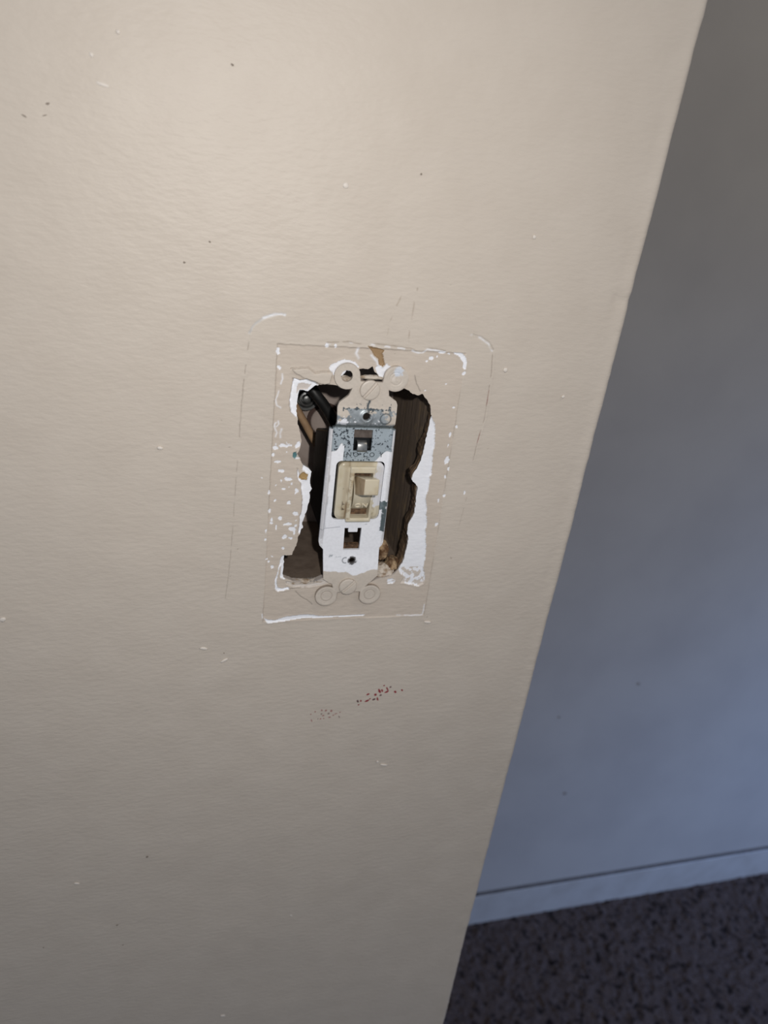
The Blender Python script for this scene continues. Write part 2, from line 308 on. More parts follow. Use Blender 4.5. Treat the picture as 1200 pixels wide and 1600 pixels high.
M_darksteel = mat('dark_steel', tuple(lin(84, 92, 96)), .5, metal=.5)
M_cable = mat('black_cable_sheath', (.012, .012, .012), .45, noise=(400, (.03, .03, .03), .5, .8))
M_wire = mat('brown_wire_sheath', tuple(lin(178, 148, 116)), .5, noise=(200, tuple(lin(156, 126, 98)), .4, .7))
M_clump = mat('plaster_crumb', tuple(lin(176, 150, 118)), .9, noise=(330, tuple(lin(96, 68, 44)), .42, .6), bumps=[((700, 700, 700), 4, .8, .0008)])
M_groove = mat('dark_groove_rust', tuple(lin(74, 56, 50)), .8)
M_ivory_dark = mat('darker_ivory', tuple(lin(176, 154, 124)), .35, noise=(300, tuple(lin(150, 126, 96)), .4, .7))
M_letter = mat('worn_ivory_letter', tuple(lin(224, 215, 194)), .25)
M_crumb = mat('plaster_crumb_pale', tuple(lin(206, 196, 184)), .9, noise=(400, tuple(lin(150, 128, 104)), .45, .65), bumps=[((800, 800, 800), 4, .8, .0006)])
M_scuff = mat('scuff_dirt', tuple(lin(138, 127, 116)), .8)
M_blob = mat('wall_paint_blob', tuple(lin(222, 214, 205)), .5)
M_fibre = mat('grey_fibre_board', tuple(lin(104, 94, 88)), .8, noise=(500, tuple(lin(84, 74, 68)), .35, .65))

# ------------------------------------------------------------------ the wall with the switch
XE = 97.0; RC = 3.2; TH = 118.0        # end of the wall, corner radius, thickness
def seg(a, b, s): return np.arange(a, b-1e-6, s)
FX0, FX1, FZ0, FZ1, FS = -54.0, 51.0, -114.5, 84.0, 0.25
us = np.concatenate([seg(-1700, -300, 100), seg(-300, FX0, 1.8), seg(FX0, FX1, FS), seg(FX1, XE-RC, 1.2)])
zs = np.concatenate([seg(-1220, -440, 60), seg(-440, FZ0, 1.8), seg(FZ0, FZ1, FS), seg(FZ1, 240, 1.8), seg(240, 1220, 70), [1220.]])
nf = len(us)
prof = [(x, 0.0, 0.0, -1.0) for x in us]                                    # x, y, normal x, normal y
for i in range(0, 13):
    a = math.radians(90*i/12); prof.append((XE-RC+RC*math.sin(a), RC-RC*math.cos(a), math.sin(a), -math.cos(a)))
for y in np.linspace(RC+4, TH-RC, 14): prof.append((XE, y, 1.0, 0.0))
for i in range(1, 7):
    a = math.radians(90*i/6); prof.append((XE-RC+RC*math.cos(a), TH-RC+RC*math.sin(a), math.cos(a), math.sin(a)))
prof.append((-1700.0, TH, 0.0, 1.0))
prof = np.array(prof); nu = len(prof); nz = len(zs)
U, Zg = np.meshgrid(np.arange(nu), zs); ui = U.ravel(); z = Zg.ravel().copy()
x = prof[ui, 0].copy(); y0 = prof[ui, 1].copy(); nxx = prof[ui, 2]; nyy = prof[ui, 3]
N = len(x)
C = np.tile(BEIGE, (N, 1)); h = np.zeros(N)
front = ui < nf+13
h[front] += 0.30*vnoise(x[front], z[front], 38, 1)+0.10*vnoise(x[front], z[front], 11, 2)
# bead along the outside corner: a slight ridge and small dents
h[front] += 0.5*np.exp(-((x[front]-(XE-2.5))/2.6)**2)
cor = ui >= nf-4
h[cor] += 0.16*vnoise(np.zeros(cor.sum()), z[cor], 9, 5)+.08*vnoise(x[cor], z[cor], 3.2, 6)-0.4*np.exp(-((z[cor]-81)/2.5)**2)
fi = np.where((ui < nf) & (x >= FX0-.01) & (x <= FX1+.01) & (z >= FZ0-.01) & (z <= FZ1+.01))[0]
fx = x[fi]; fz = z[fi]; fh = h[fi]; FC = C[fi].copy()
wx = fx+.45*fbm(fx, fz, 2.6, 11); wz = fz+.45*fbm(fx, fz, 2.6, 21)           # ragged coordinates for chipped edges
vx = fx+.18*fbm(fx, fz, 1.6, 31); vz = fz+.18*fbm(fx, fz, 1.6, 41)           # nearly straight ones for paint lines
fine = fbm(fx, fz, .9, 51)
# the field once covered by the old plate: fewer coats, a step all round
inr = inside(RECT, vx, vz)
dr, _, _ = nearest([RECT], vx, vz)
fh += np.where(inr, -.26*sstep(0, .35, dr), .07*np.exp(-(dr/.7)**2))
mix(FC, np.where(inr, .8, 0), BEIGE2)
fh += np.where(inr, .06*fbm(fx, fz, 3.2, 61), 0)
edge = np.exp(-(dr/.16)**2)*sstep(-.35, .25, vnoise(fx, fz, 9, 63))
mix(FC, edge*.38, lin(120, 106, 92))
def line(l, w, col, k, depth=0.0, dash=None, seed=1):
    global fh
    d = linedist(l, vx, vz)
    m = np.exp(-(d/w)**2)
    if dash is not None: m = m*sstep(dash-.15, dash+.15, vnoise(fx, fz, 2.6, seed+70))
    m = m*(.75+.25*fine); m = np.clip(m, 0, 1)
    mix(FC, m*k, col); fh += depth*m
for l, w, k, d_ in ((LINE_L, .16, .6, -.1), (LINE_L2, .15, .45, -.04), (LINE_R, .17, .6, -.1), (LINE_R2, .15, .3, -.03)):
    line(l, w, lin(112, 96, 82), k, d_, -.35)
for l in (LINE_L, LINE_L2, LINE_R):
    line([(a+.6, b) for a, b in l], .5, BEIGE, 0, .10)
line(LINE_R[2:5], .2, lin(140, 60, 56), .65, 0, -.1)
line(ARC_TL, .45, lin(190, 194, 198), .7, -.12, -.55); line(ARC_TL[3:], .4, WHITE, .9, 0, -.6)
line(ARC_TR, .38, WHITE, .85, -.1, -.6); line([(a+.5, b+.5) for a, b in ARC_TR], .16, DARK, .4, 0)
line(SCR1, .3, lin(150, 130, 108), .5, 0, .05); line(SCR2, .3, lin(140, 120, 98), .55, 0, .0)
for i, (l, w) in enumerate(((WL1, .26), (WL2, .27), (WL3, .22), (WL4, .42), (WL6, .26), (WL7, .25), (WL8, .5), (WL9, .4))):
    line(l, w, WHITE, 1.0, .06, -.45 if i not in (4,) else .0, i)
line(WL5, .36, WHITE, .95, .0, .02, 9); line([(a, b+.5) for a, b in WL5], .24, lin(128, 110, 90), .6, 0, -.2, 4)
for l in (CRK1, CRK2, CRK3): line(l, .15, DARK, .8, -.15)
def patch(poly, col, depth, k=1.0, ragged=True, peppered=0.0, rim=True):
    """a chip: lower by depth (or higher when negative), own colour, sharp ragged border"""
    global fh
    xx, zz = (wx, wz) if ragged else (vx, vz)
    m = inside(poly, xx, zz)
    if peppered: m &= fine < peppered
    a = np.asarray(poly)
    bb = (fx > a[:, 0].min()-3) & (fx < a[:, 0].max()+3) & (fz > a[:, 1].min()-3) & (fz < a[:, 1].max()+3)
    d = np.full(fx.shape, 9.0); d[bb] = nearest([poly], xx[bb], zz[bb])[0]
    fh = fh-np.where(m, depth*sstep(0, .3, d), 0)
    if rim: fh = fh+np.where(~m, .10*np.exp(-(d/.5)**2), 0)
    mix(FC, m*k, col)
    return m
patch(W_LOBE, WHITE, .10)
patch(FLAP, BEIGE, -.75, .9)
for l in (FLAP[:6], W_TL[:5], W_TL[9:]+W_TL[:1], W_MID[:9]): line(l, .24, lin(120, 108, 98), .45, -.5)  # edge shadow of flap and chips painted in, along a shallow groove
patch(T_TOP, TAN, .8); patch(W_TOP2, WHITE, .3)
patch(W_RIGHT, WHITE, .6)
low = inside(W_RIGHT, wx, wz) & (fz < -33) & (fbm(fx, fz, 1.5, 81) > .12); mix(FC, low*.85, BEIGE2)
patch(W_RIGHT_B, WHITE, .2, peppered=.25)
patch(W_TL, WHITE, 1.0); patch(W_TL_IN, lin(198, 184, 170), .1, .75, rim=False)
patch(W_MID, WHITE, .9); patch(T_MID, lin(176, 146, 100), .5)
patch(W_BL, WHITE, .6); patch(LEDGE_BL, lin(206, 200, 195), .9, .8)
patch(W_BOT, WHITE, .22, ragged=False); patch(W_TR, WHITE, .18); patch(TEAL, TEALC, .4)
for i, (a, b, ra, rb) in enumerate(SPOTS):
    q = ((wx-a)/ra)**2+((wz-b)/rb)**2+1.5*fbm(fx, fz, 1.1, 90+i)
    m = sstep(1.15, .75, q); mix(FC, m, WHITE); fh -= .12*m
# grains of white where the coats were scraped, left and right of the opening
gr = sstep(.60, .70, fbm(fx*1.0, fz*.8, 1.3, 130))*((fx > -33) & (fx < -17) & (fz < 22) & (fz > -34))
gr = gr*sstep(.0, .5, vnoise(fx, fz, 6, 131)); mix(FC, gr*.9, WHITE)
for L_, k in ((REDS, 1.0), (REDS2, .62)):
    for i, (a, b, ra, rb) in enumerate(L_):
        t = math.radians(-24); dx = (vx-a)*math.cos(t)-(vz-b)*math.sin(t); dz = (vx-a)*math.sin(t)+(vz-b)*math.cos(t)
        q = (dx/(ra*1.15))**2+(dz/(rb*1.1))**2+.6*fine
        mix(FC, sstep(1.25, .6, q)*.95*k, RED if (i % 5) else lin(84, 46, 52))
# scattered old pits
pit = sstep(.80, .86, fbm(fx, fz, 1.6, 140, 2))*sstep(.1, .5, vnoise(fx, fz, 17, 141)); mix(FC, pit*.35, lin(130, 116, 102)); fh -= .08*pit
h[fi] = fh; C[fi] = FC
x = x+nxx*h; y = y0+nyy*h
i = np.arange((nu-1)*(nz-1)); r_ = i//(nu-1); c_ = i % (nu-1); v = r_*nu+c_
quads = np.c_[v, v+1, v+nu+1, v+nu]
cx = (prof[c_, 0]+prof[np.minimum(c_+1, nu-1), 0])/2; cz = (zs[r_]+zs[r_+1])/2
# the opening gets a crumbly border: small teeth on the traced outline
hp = np.array(HOLE); dense = []
for a, b in zip(hp, np.roll(hp, -1, 0)):
    n_ = max(1, int(np.hypot(*(b-a))/.45)); t_ = np.linspace(0, 1, n_, endpoint=False)[:, None]; dense.append(a+(b-a)*t_)
dense = np.concatenate(dense)
dense = dense+np.c_[vnoise(dense[:, 0], dense[:, 1], .9, 150), vnoise(dense[:, 0], dense[:, 1], .9, 160)]*.22
kill = (c_ < nf-1)
kill[kill] = inside(dense, cx[kill], cz[kill])
quads = quads[~kill]
be = boundary(quads)
inhole = (np.abs(x[be[:, 0]]) < 48) & (np.abs(z[be[:, 0]]) < 60) & (ui[be[:, 0]] < nf)
be = be[inhole]; bv = np.unique(be)
_, px, pz = nearest([dense], x[bv], z[bv]); x[bv] = px; z[bv] = pz
co = np.c_[x, y, z]
nb = len(bv); ring = np.full(N, -1); ring[bv] = np.arange(nb)
cols = [C]; cos = [co]; base = N; extra = []
rightside = sstep(12, 17, x[bv])*sstep(-41, -36, z[bv])
cenx, cenz = -2.0, 0.0
dirx = x[bv]-cenx; dirz = (z[bv]-cenz)*.6; dl = np.hypot(dirx, dirz); dirx /= dl; dirz /= dl
prev = None
for k_, dep in enumerate((0.0, .4, .8, 1.3, 1.9, 2.6, 3.4, 4.3, 5.3, 6.4, 7.6, 9.0, 10.5, 12.0)):
    n1 = fbm(x[bv]*.3+dep*1.0, z[bv]*.45, 1.7, 170, 4)
    depth = dep*rightside*(.36+.42*sstep(-.5, .6, vnoise(x[bv], z[bv], 7, 172))+.18*np.exp(-((z[bv]+12)/12)**2))+(dep*.28)*(1-rightside)
    off = rightside*.05*dep+n1*(.10+.38*sstep(0, 4, dep)*rightside)*(k_ > 0)+(1-rightside)*.03*dep
    rx = x[bv]+dirx*off; rz = z[bv]+dirz*off
    ry = y[bv]+depth
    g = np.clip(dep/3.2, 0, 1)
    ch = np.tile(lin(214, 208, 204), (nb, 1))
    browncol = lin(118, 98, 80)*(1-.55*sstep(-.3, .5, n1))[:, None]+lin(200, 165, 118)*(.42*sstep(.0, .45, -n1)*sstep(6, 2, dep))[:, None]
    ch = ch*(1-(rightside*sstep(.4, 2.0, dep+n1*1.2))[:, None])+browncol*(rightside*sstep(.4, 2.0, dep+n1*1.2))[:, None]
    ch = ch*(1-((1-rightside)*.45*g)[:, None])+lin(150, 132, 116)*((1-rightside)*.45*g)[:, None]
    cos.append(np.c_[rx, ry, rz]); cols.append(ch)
    b0 = base+ring[be[:, 0]]; b1 = base+ring[be[:, 1]]
    if prev is not None: extra.append(np.c_[b1, b0, prev[0], prev[1]][:, [1, 0, 3, 2]])
    prev = (b0, b1); base += nb
# order (prev0, prev1, b1, b0)
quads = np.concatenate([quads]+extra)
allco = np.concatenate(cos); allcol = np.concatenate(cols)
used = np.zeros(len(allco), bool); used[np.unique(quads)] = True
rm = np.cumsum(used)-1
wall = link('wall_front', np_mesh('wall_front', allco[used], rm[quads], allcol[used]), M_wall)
tag(wall, 'beige painted wall with a ragged opening around the bare light switch', kind='structure')

def blob_mesh(name, rx, rz, hgt, seed):
    bm = bmesh.new(); bmesh.ops.create_icosphere(bm, subdivisions=2, radius=1)
    for v in bm.verts:
        n_ = .18*float(vnoise(np.array([v.co.x*2.]), np.array([v.co.z*2.]), 1, seed)[0])
        v.co = Vector((v.co.x*rx*(1+n_), v.co.y*hgt, v.co.z*rz*(1+n_)))*.001
    return bm_mesh(name, bm, True)
for i, (a, b, ra, rb) in enumerate(BUMPS):
    o = link('paint_blob', blob_mesh('paint_blob', ra, rb, .35 if max(ra, rb) > .9 else .28, i), M_blob, wall)
    o.location = P(a, -.12, b); o.rotation_euler[1] = (.3, -.5, .2)[i % 3]
for i, (a, b, ra, rb) in enumerate(DARKS):
    if a > XE: continue
    o = link('scuff_mark', blob_mesh('scuff_mark', ra*.7, rb*.55, .12, i+30), M_scuff, wall)
    o.location = P(a, -.22, b); o.rotation_euler[1] = (.5, -.3)[i % 2]

# ------------------------------------------------------------------ far wall, baseboard, carpet
YF = 592.5
def far_grid(name, xs_, zs_, amp):
    X_, Z_ = np.meshgrid(xs_, zs_); a = X_.ravel(); b = Z_.ravel(); n_ = len(xs_)
    k_ = np.arange((len(xs_)-1)*(len(zs_)-1)); v_ = (k_//(n_-1))*n_+k_ % (n_-1)
    return np.c_[a, YF-amp*vnoise(a, b, 160, 3), b], np.c_[v_, v_+1, v_+n_+1, v_+n_]
co_, q_ = far_grid('wall_far', np.linspace(-1700, 3000, 120), np.linspace(-1220, 1220, 62), .8)
nfv = len(co_)
bk = np.array([[-1700, YF+110, -1220], [3000, YF+110, -1220], [3000, YF+110, 1220], [-1700, YF+110, 1220]])
q_ = np.concatenate([q_, [[nfv, nfv+3, nfv+2, nfv+1]]])
wf = link('wall_far', np_mesh('wall_far', np.concatenate([co_, bk]), q_), M_far)
tag(wf, 'grey-blue shaded painted wall of the hallway behind the corner', kind='structure')
for a, b, s in ((330, 8, 3), (388, -420, 3.2), (445, -560, 4), (470, -905, 3), (620, -890, 3.5), (560, -700, 2.5), (700, -640, 3), (395, -110, 2)):
    o = link('scuff_mark', blob_mesh('scuff_mark', s, s*.8, .6, int(s*10)), M_scuff, wf); o.location = P(a, YF-.5, b)

bm = bmesh.new()
prof_b = [(0, 0), (-8, 0), (-8, 80), (-7.7, 82.4), (-7.0, 83.0), (0, 83.5)]
va = [bm.verts.new(P(-1700, YF-1+p_[0], -1220+p_[1])) for p_ in prof_b]; vb = [bm.verts.new(P(3000, YF-1+p_[0], -1220+p_[1])) for p_ in prof_b]
for k_ in range(len(prof_b)):
    f = bm.faces.new((va[k_], va[(k_+1) % 6], vb[(k_+1) % 6], vb[k_])); f.material_index = 1 if k_ == 4 else 0  # top ledge gets the darker grey
bm.faces.new(va); bm.faces.new(vb[::-1])
bb_ = link('baseboard_far', bm_mesh('baseboard_far', bm), M_base); bb_.data.materials.append(M_ledge)
tag(bb_, 'painted baseboard with a dark top edge', kind='structure')

fxs = np.concatenate([seg(-1700, 250, 150), seg(250, 1450, 3.0), seg(1450, 3001, 120)])
fys = np.concatenate([seg(-1700, -150, 120), seg(-150, 592, 3.0), [592.]])
X_, Y_ = np.meshgrid(fxs, fys); a = X_.ravel(); b = Y_.ravel(); n_ = len(fxs)
tuft = fbm(a, b, 10, 200, 3)
clump = vnoise(a, b, 60, 210)
co_ = np.c_[a+3*vnoise(a, b, 9, 201), b+3*vnoise(a, b, 9, 202), -1220+5.0*tuft+1.5*clump]
k_ = np.arange((len(fxs)-1)*(len(fys)-1)); v_ = (k_//(n_-1))*n_+k_ % (n_-1)
fcol = np.tile(lin(98, 86, 82), (len(a), 1))
mix(fcol, .25*sstep(-.2, .6, clump), lin(108, 95, 90))
mix(fcol, sstep(.22, .5, fbm(a, b, 8.5, 220, 2)), lin(46, 40, 39))
mix(fcol, .5*sstep(.3, .5, fbm(a, b, 10, 230, 2)), lin(116, 102, 96))
M_carpet = mat('speckled_carpet', rough=1.0, attr=True, noise=(260, (.6, .58, .58), .3, .7), spec=.05, bumps=[((420, 420, 420), 4, 1.0, .004)])
fl = link('floor', np_mesh('floor', co_, np.c_[v_, v_+1, v_+n_+1, v_+n_], fcol), M_carpet)
tag(fl, 'dark grey speckled carpet floor', kind='structure')

# ------------------------------------------------------------------ the metal box in the wall
BX0, BX1, BY0, BY1, BZ0, BZ1 = -33.0, 26.3, 13.0, 58.0, -41.0, 52.0
box = empty('electrical_box', 'brown recessed switch box inside the ragged wall opening', 'electrical box', P(-3, BY1, BZ0))
def bpart(name, bm, m, parent=box, smooth=False):
    o = link(name, bm_mesh(name, bm, smooth), m)
    return attach(o, parent) if parent is not None else o
back = bpart('back_panel', box_bm(BX0, BX1, BY1, BY1+1.5, BZ0, BZ1), M_boxback)
bpart('bottom_panel', box_bm(BX0, BX1, 3.0, BY1, BZ0-1.5, BZ0), M_box)
bpart('top_panel', box_bm(BX0, BX1, BY0, BY1, BZ1, BZ1+1.5), M_box)
bpart('side_panel', box_bm(BX0-1.5, BX0, 4.0, BY1, BZ0, BZ1), M_box)
bpart('side_panel', box_bm(BX1, BX1+1.5, 4.5, BY1, BZ0, BZ1), M_wood)
def disc_bm(cx, cz, y, rad, prof, seg_=28):
    bm = bmesh.new(); rings = []
    for r_, d in prof:
        rings.append([bm.verts.new(P(cx+rad*r_*math.cos(2*math.pi*j/seg_), y+d, cz+rad*r_*math.sin(2*math.pi*j/seg_))) for j in range(seg_)])
    for p_, q in zip(rings, rings[1:]):
        for j in range(seg_): bm.faces.new((p_[j], p_[(j+1) % seg_], q[(j+1) % seg_], q[j]))
    bm.faces.new(rings[-1])
    return bm
# knockout disc and its dark groove, clamp with concentric washers
ko = bpart('knockout', disc_bm(-4.2, 10.0, BY1, 6.5, [(1.18, 0), (1.18, -.4), (1.0, -.4), (1.0, -1.6), (.93, -2.0), (.5, -2.1)]), M_boxback, smooth=False)
link('knockout_groove', bm_mesh('knockout_groove', disc_bm(-4.2, 10.0, BY1-.05, 8.2, [(1.0, 0), (1.0, -.5), (.9, -.5)])), M_groove, ko)
bpart('clamp_washer', disc_bm(-14.3, 22.0, BY1-6, 5.8, [(1, 6), (1, 0), (.92, -1.2), (.74, -1.2), (.68, .8), (.62, .8), (.56, -2.0), (.42, -2.2), (.36, .2), (.3, .2), (.25, -2.4), (.1, -2.6)]), M_steel, smooth=False)
tag(link('brown_wire', bm_mesh('brown_wire', tube_bm([(-32, 50, 40), (-28, 44, 33), (-19.4, 43, 19.6), (-10.6, 43, 5.2), (-3, 45, -7), (1, 50, -12), (2, 58, -14)], 1.65), True), M_wire),
    'brown sheathed wire slanting into the box at upper left of the switch', 'wire')
tag(link('black_cable', bm_mesh('black_cable', tube_bm([(-27, 57, 47), (-22, 46, 40), (-14.2, 40, 29.5), (-8, 39, 22), (-2.8, 39, 14), (2, 39, 6)], 2.3), True), M_cable),
    'thick black cable slanting behind the top left of the switch', 'cable')

# ------------------------------------------------------------------ the toggle switch
sw = empty('toggle_switch', 'old ivory toggle light switch on a paint-chipped metal strap without its cover plate', 'light switch', P(-0.8, 0, 0))
XC = -0.8
LT, RT, LB, RB = (-9.5, 47.1), (8.45, 46.95), (-9.3, -45.2), (8.95, -45.2); LR = 4.72
top_l = arc(LT[0], LT[1], LR, -62, -338, 30); top_r = arc(RT[0], RT[1], LR, 158, -118, 30)
bot_r = arc(RB[0], RB[1], LR, 118, -158, 30); bot_l = arc(LB[0], LB[1], LR, -22, -298, 30)[::1]
bot_l = arc(LB[0], LB[1], LR, -22, -298, 30)
OUT = ([(-14.1, 27.5), (-12.0, 27.7), (-11.7, 28.3), (-12.1, 35.6), (-11.6, 37.4), (-8.4, 40.2)] + top_l +
       [(-4.6, 45.5), (3.6, 45.5)] + top_r +
       [(6.6, 40.6), (9.6, 38.6), (10.2, 37.2), (10.3, 28.9), (9.8, 28.1), (11.1, 27.4)] +
       [(12.0, -20.6), (11.7, -22.0), (10.7, -23.2), (11.2, -36.0), (8.0, -39.6)] + bot_r +
       [(4.6, -43.6), (-4.8, -43.6)] + bot_l + [(-7.6, -39.6), (-11.3, -37.0), (-12.3, -23.6), (-13.9, -21.8), (-14.4, -20.0)])
WIN1 = [(-4.7, 26.9), (2.5, 26.9), (2.6, 18.4), (-4.5, 18.4)]
WIN2 = [(-4.5, -14.1), (-2.9, -14.1), (-2.9, -15.9), (.8, -15.9), (.8, -14.1), (2.4, -14.1), (2.4, -24.0), (-4.2, -24.0)]
CUT = rrect(-10.3, 8.7, -10.3, 14.4, 2.0)
H1 = arc(-.95, 32.4, 1.45, 0, 342, 19); H2 = arc(-.15, -28.8, 1.15, 0, 342, 19)
HL = arc(LT[0]-.25, LT[1]+.1, 2.15, 0, 345, 23)
def strap_h(x, z):
    t = np.full(x.shape, .25)
    t = np.where(z > 28.0, .95+.0*x, t)
    t = np.where((z > 28.0) & (z < 36), .95+.35*np.exp(-((z-32.5)/2.6)**2)-1.5*sstep(30.2, 28.0, z)**1.5, t)
    t = np.where(z <= 28.0, -.75+.55*sstep(27.9, 27.2, z)+.25*sstep(27, 22, z), t)
    t = np.where(z < -24, .05+.75*sstep(-24, -37, z), t)
    # rolled rails along both sides of the middle plate
    el = np.where(z > 0, -14.1, -14.1-(-z)*.012)-0; er = 11.1+(27.4-z)*.019
    rail = np.exp(-((x-(el+.75))/.62)**2)+np.exp(-((x-(er-.7))/.55)**2)
    t += np.where((z < 27.6) & (z > -20), 1.15*rail*sstep(-20, -14, z), 0)
    # pressed collars round the threaded holes, ring grooves on the painted-over ears
    for (a, b), r_, k in (((-.95, 32.4), 1.45, .5), ((-.15, -28.8), 1.15, .12)):
        d = np.hypot(x-a, z-b); t += k*np.exp(-((d-r_-.3)/.7)**2)-k*.8*sstep(r_+.35, r_, d)
    for (a, b) in (RT, LB, RB):
        d = np.hypot(x-a, z-b); t -= .16*np.exp(-((d-2.3)/.22)**2)+.08*sstep(2.2, 1.2, d)
        t += .10*np.exp(-((d-3.9)/.5)**2)
    d = np.hypot(x-RT[0]+.2, z-RT[1]); t += np.where(d < 2.3, .14*fbm(x, z, 1.3, 301), 0)
    d = np.hypot(x-6.3, z-31.7); t -= .10*np.exp(-((d-2.0)/.18)**2)
    t += .05*fbm(x, z, 2.5, 302)
    return t
STEEL = lin(172, 180, 185); DSTEEL = lin(78, 88, 94)
def strap_c(x, z):
    C = np.tile(BEIGE, (len(x), 1)); m = np.zeros(len(x))
    n = fbm(x, z, 2.4, 310, 4); n2 = fbm(x, z, .8, 311, 3)
    def metal(k, col=STEEL, mt=.75):
        mt = mt*.45; mix(C, k, col); m[:] = np.maximum(m*(1-k), m)*(1-0*k); m[:] = m*(1-k)+mt*k
    # bare band on the lower half of the top section, flakes of beige and white left on it
    k = sstep(.0, .08, n+np.where(z < 35.3, .0, -1)+.55*np.exp(-(((x+.6)/5.0)**2+((z-31.0)/3.2)**2))+.30*np.exp(-(((x-6.5)/2.6)**2+((z-31.6)/2.6)**2))-.12*sstep(-5, -9, x)+.8*sstep(29.2, 28.5, z)+.30*np.exp(-((z-34.9)/.6)**2))
    k = k*((z < 36.2) & (z > 27.9))
    metal(k, STEEL*(.85+.2*vnoise(x, z, 1.1, 313))[:, None])
    wh = sstep(.0, .1, n2*.5+.1+.5*np.exp(-(((x+9.5)/2.2)**2+((z-30.0)/1.6)**2))-.3)*((z < 32.5) & (z > 28.4))
    mix(C, wh, WHITE); m[:] = m*(1-wh)
    dk = sstep(.12, .2, n2+.5*np.exp(-((z-35.2)/.55)**2)+.55*np.exp(-np.hypot(x+.9, z-34.0)**2/1.2)-.35)*((z > 33.0) & (z < 37.5) & (np.abs(x+1) < 9)); metal(dk, DSTEEL, .4)
    crack = np.exp(-((x+.7-.4*vnoise(x*0, z, 1.2, 316))/.42)**2)*((z > 34) & (z < 38.8)); metal(np.clip(crack*1.2, 0, 1), DSTEEL, .4)
    d = np.hypot(x-6.3, z-31.7); metal(np.exp(-((d-2.0)/.28)**2)*.9, DSTEEL, .5); metal(sstep(1.9, 1.2, d)*sstep(-.2, .2, n2), STEEL, .7)
    # mid plate: bare at the top, white below, ragged frontier
    lim = 18.6+1.8*fbm(x, z*.3, 5, 320)+np.where(x < -7.6, 1.2, 0)+np.where(x > 7.0, -.3, 0)
    lim = np.where((x > -7.9) & (x < 9), np.clip(13.4+sstep(2.5, 9, x)*5.2+.5*n, 12, 19), lim); lim = np.where(x < -8.6, 18.2+3.2*np.exp(-((x+9.0)/1.2)**2), lim)
    w = sstep(.25, -.25, z-lim)*(z < 27.9)
    midm = (z <= 27.9) & (z > lim)
    metal(midm*1.0, lin(172, 184, 192), .5)
    sp = sstep(.26, .36, fbm(x, z, .62, 321, 2)-.16*sstep(0, 7, x)+.05*sstep(-2, -8, x))*midm; metal(sp, lin(52, 60, 68), .3)
    cre = ((z < 28.9) & (z > 27.0))*sstep(.95, .0, np.abs(z-27.9)); metal(cre, lin(70, 78, 78), .4)
    mix(C, w, WHITE); m[:] = m*(1-w)
    rail = ((x < -12.7) | (x > 10.1+(27.4-np.clip(z, -20, 27))*.019)) & (z < 27.2); rk = rail*sstep(-.55, -.4, n2); mix(C, rk, lin(222, 222, 226)); m[:] = m*(1-rk)
    # dark scrape beside the toggle, lower right rail
    sc_ = sstep(.2, .0, np.abs(x-10.6-.3*n2)-.7)*((z < -2.2) & (z > -15.5))*sstep(-.35, .0, fbm(x, z, 3, 325)+.25); metal(sc_, lin(92, 104, 108), .3)
    sc2 = ((x > 8.4) & (x < 10.8) & (z < -2.0+n2) & (z > -6.0+n2)); metal(sc2*.9, lin(96, 112, 116), .35)
    # beige lower ear, white above it
    lb = -33.4+1.1*fbm(x, z, 3, 330)-2.2*np.exp(-((x-1.5)/4.5)**2)
    bl = sstep(.2, -.2, z-lb); mix(C, bl, BEIGE); m[:] = m*(1-bl)
    d = np.hypot(x+.15, z+28.8); metal(sstep(2.1, 1.5, d+.7*n2)*.95, lin(70, 66, 64), .3)
    d2 = np.hypot(x+2.9, z+28.7); metal(np.exp(-((d2-1.2)/.22)**2)*(x < -2.4)*.8, DSTEEL, .3)
    fl = sstep(.12, .2, fbm(x, z, 1.2, 335)-.1)*np.exp(-((z+26.6)/.5)**2)*(x < -4.5); metal(np.clip(fl*1.6, 0, 1), lin(200, 204, 210), .6)
    sc3 = np.exp(-((z+12.9-.10*(x))/.16)**2)*sstep(.1, .3, vnoise(x, z, 2.2, 336))*(z < -12); mix(C, sc3*.6, lin(110, 116, 130))
    lv = np.exp(-((x+12.4)/.2)**2)*(z < 14)*(z > -14)*sstep(.2, .4, vnoise(x, z, 3, 337)); mix(C, lv*.5, lin(110, 112, 118))
    dd = np.full(len(x), 9.0); sel = np.abs(z) > 39; dd[sel] = nearest([OUT], x[sel], z[sel])[0]
    mix(C, np.exp(-(dd/.22)**2)*np.where(z < 0, .65, .3)*sstep(-.8, -.1, vnoise(x, z, 4, 340)), lin(110, 92, 78))  # ear outlines darkened: crack dirt and edge shadow, both put into the colour
    for (a, b) in (LB, RB): mix(C, .35*np.exp(-((np.hypot(x-a, z-b)-2.3)/.2)**2), lin(130, 112, 98))
    d = np.hypot(x-RT[0]-.6, z-RT[1]-2.6); wv = sstep(2.3, 1.2, d+1.2*n2); mix(C, wv, lin(214, 220, 230))
    d = np.hypot(x-RT[0]+1.0, z-RT[1]+.1); wv = sstep(1.3, .7, d+.9*n2); mix(C, wv*.8, lin(222, 212, 202))
    return C, m
co_, q_, c_, m_ = sheet(OUT, [WIN1, WIN2, CUT, H1, H2, HL], strap_h, strap_c, 1.15, .22)
strap = attach(link('mounting_strap', np_mesh('mounting_strap', co_, q_, c_, m_), M_strap), sw)
strap['label'] = 'steel mounting strap with chipped white and beige paint'

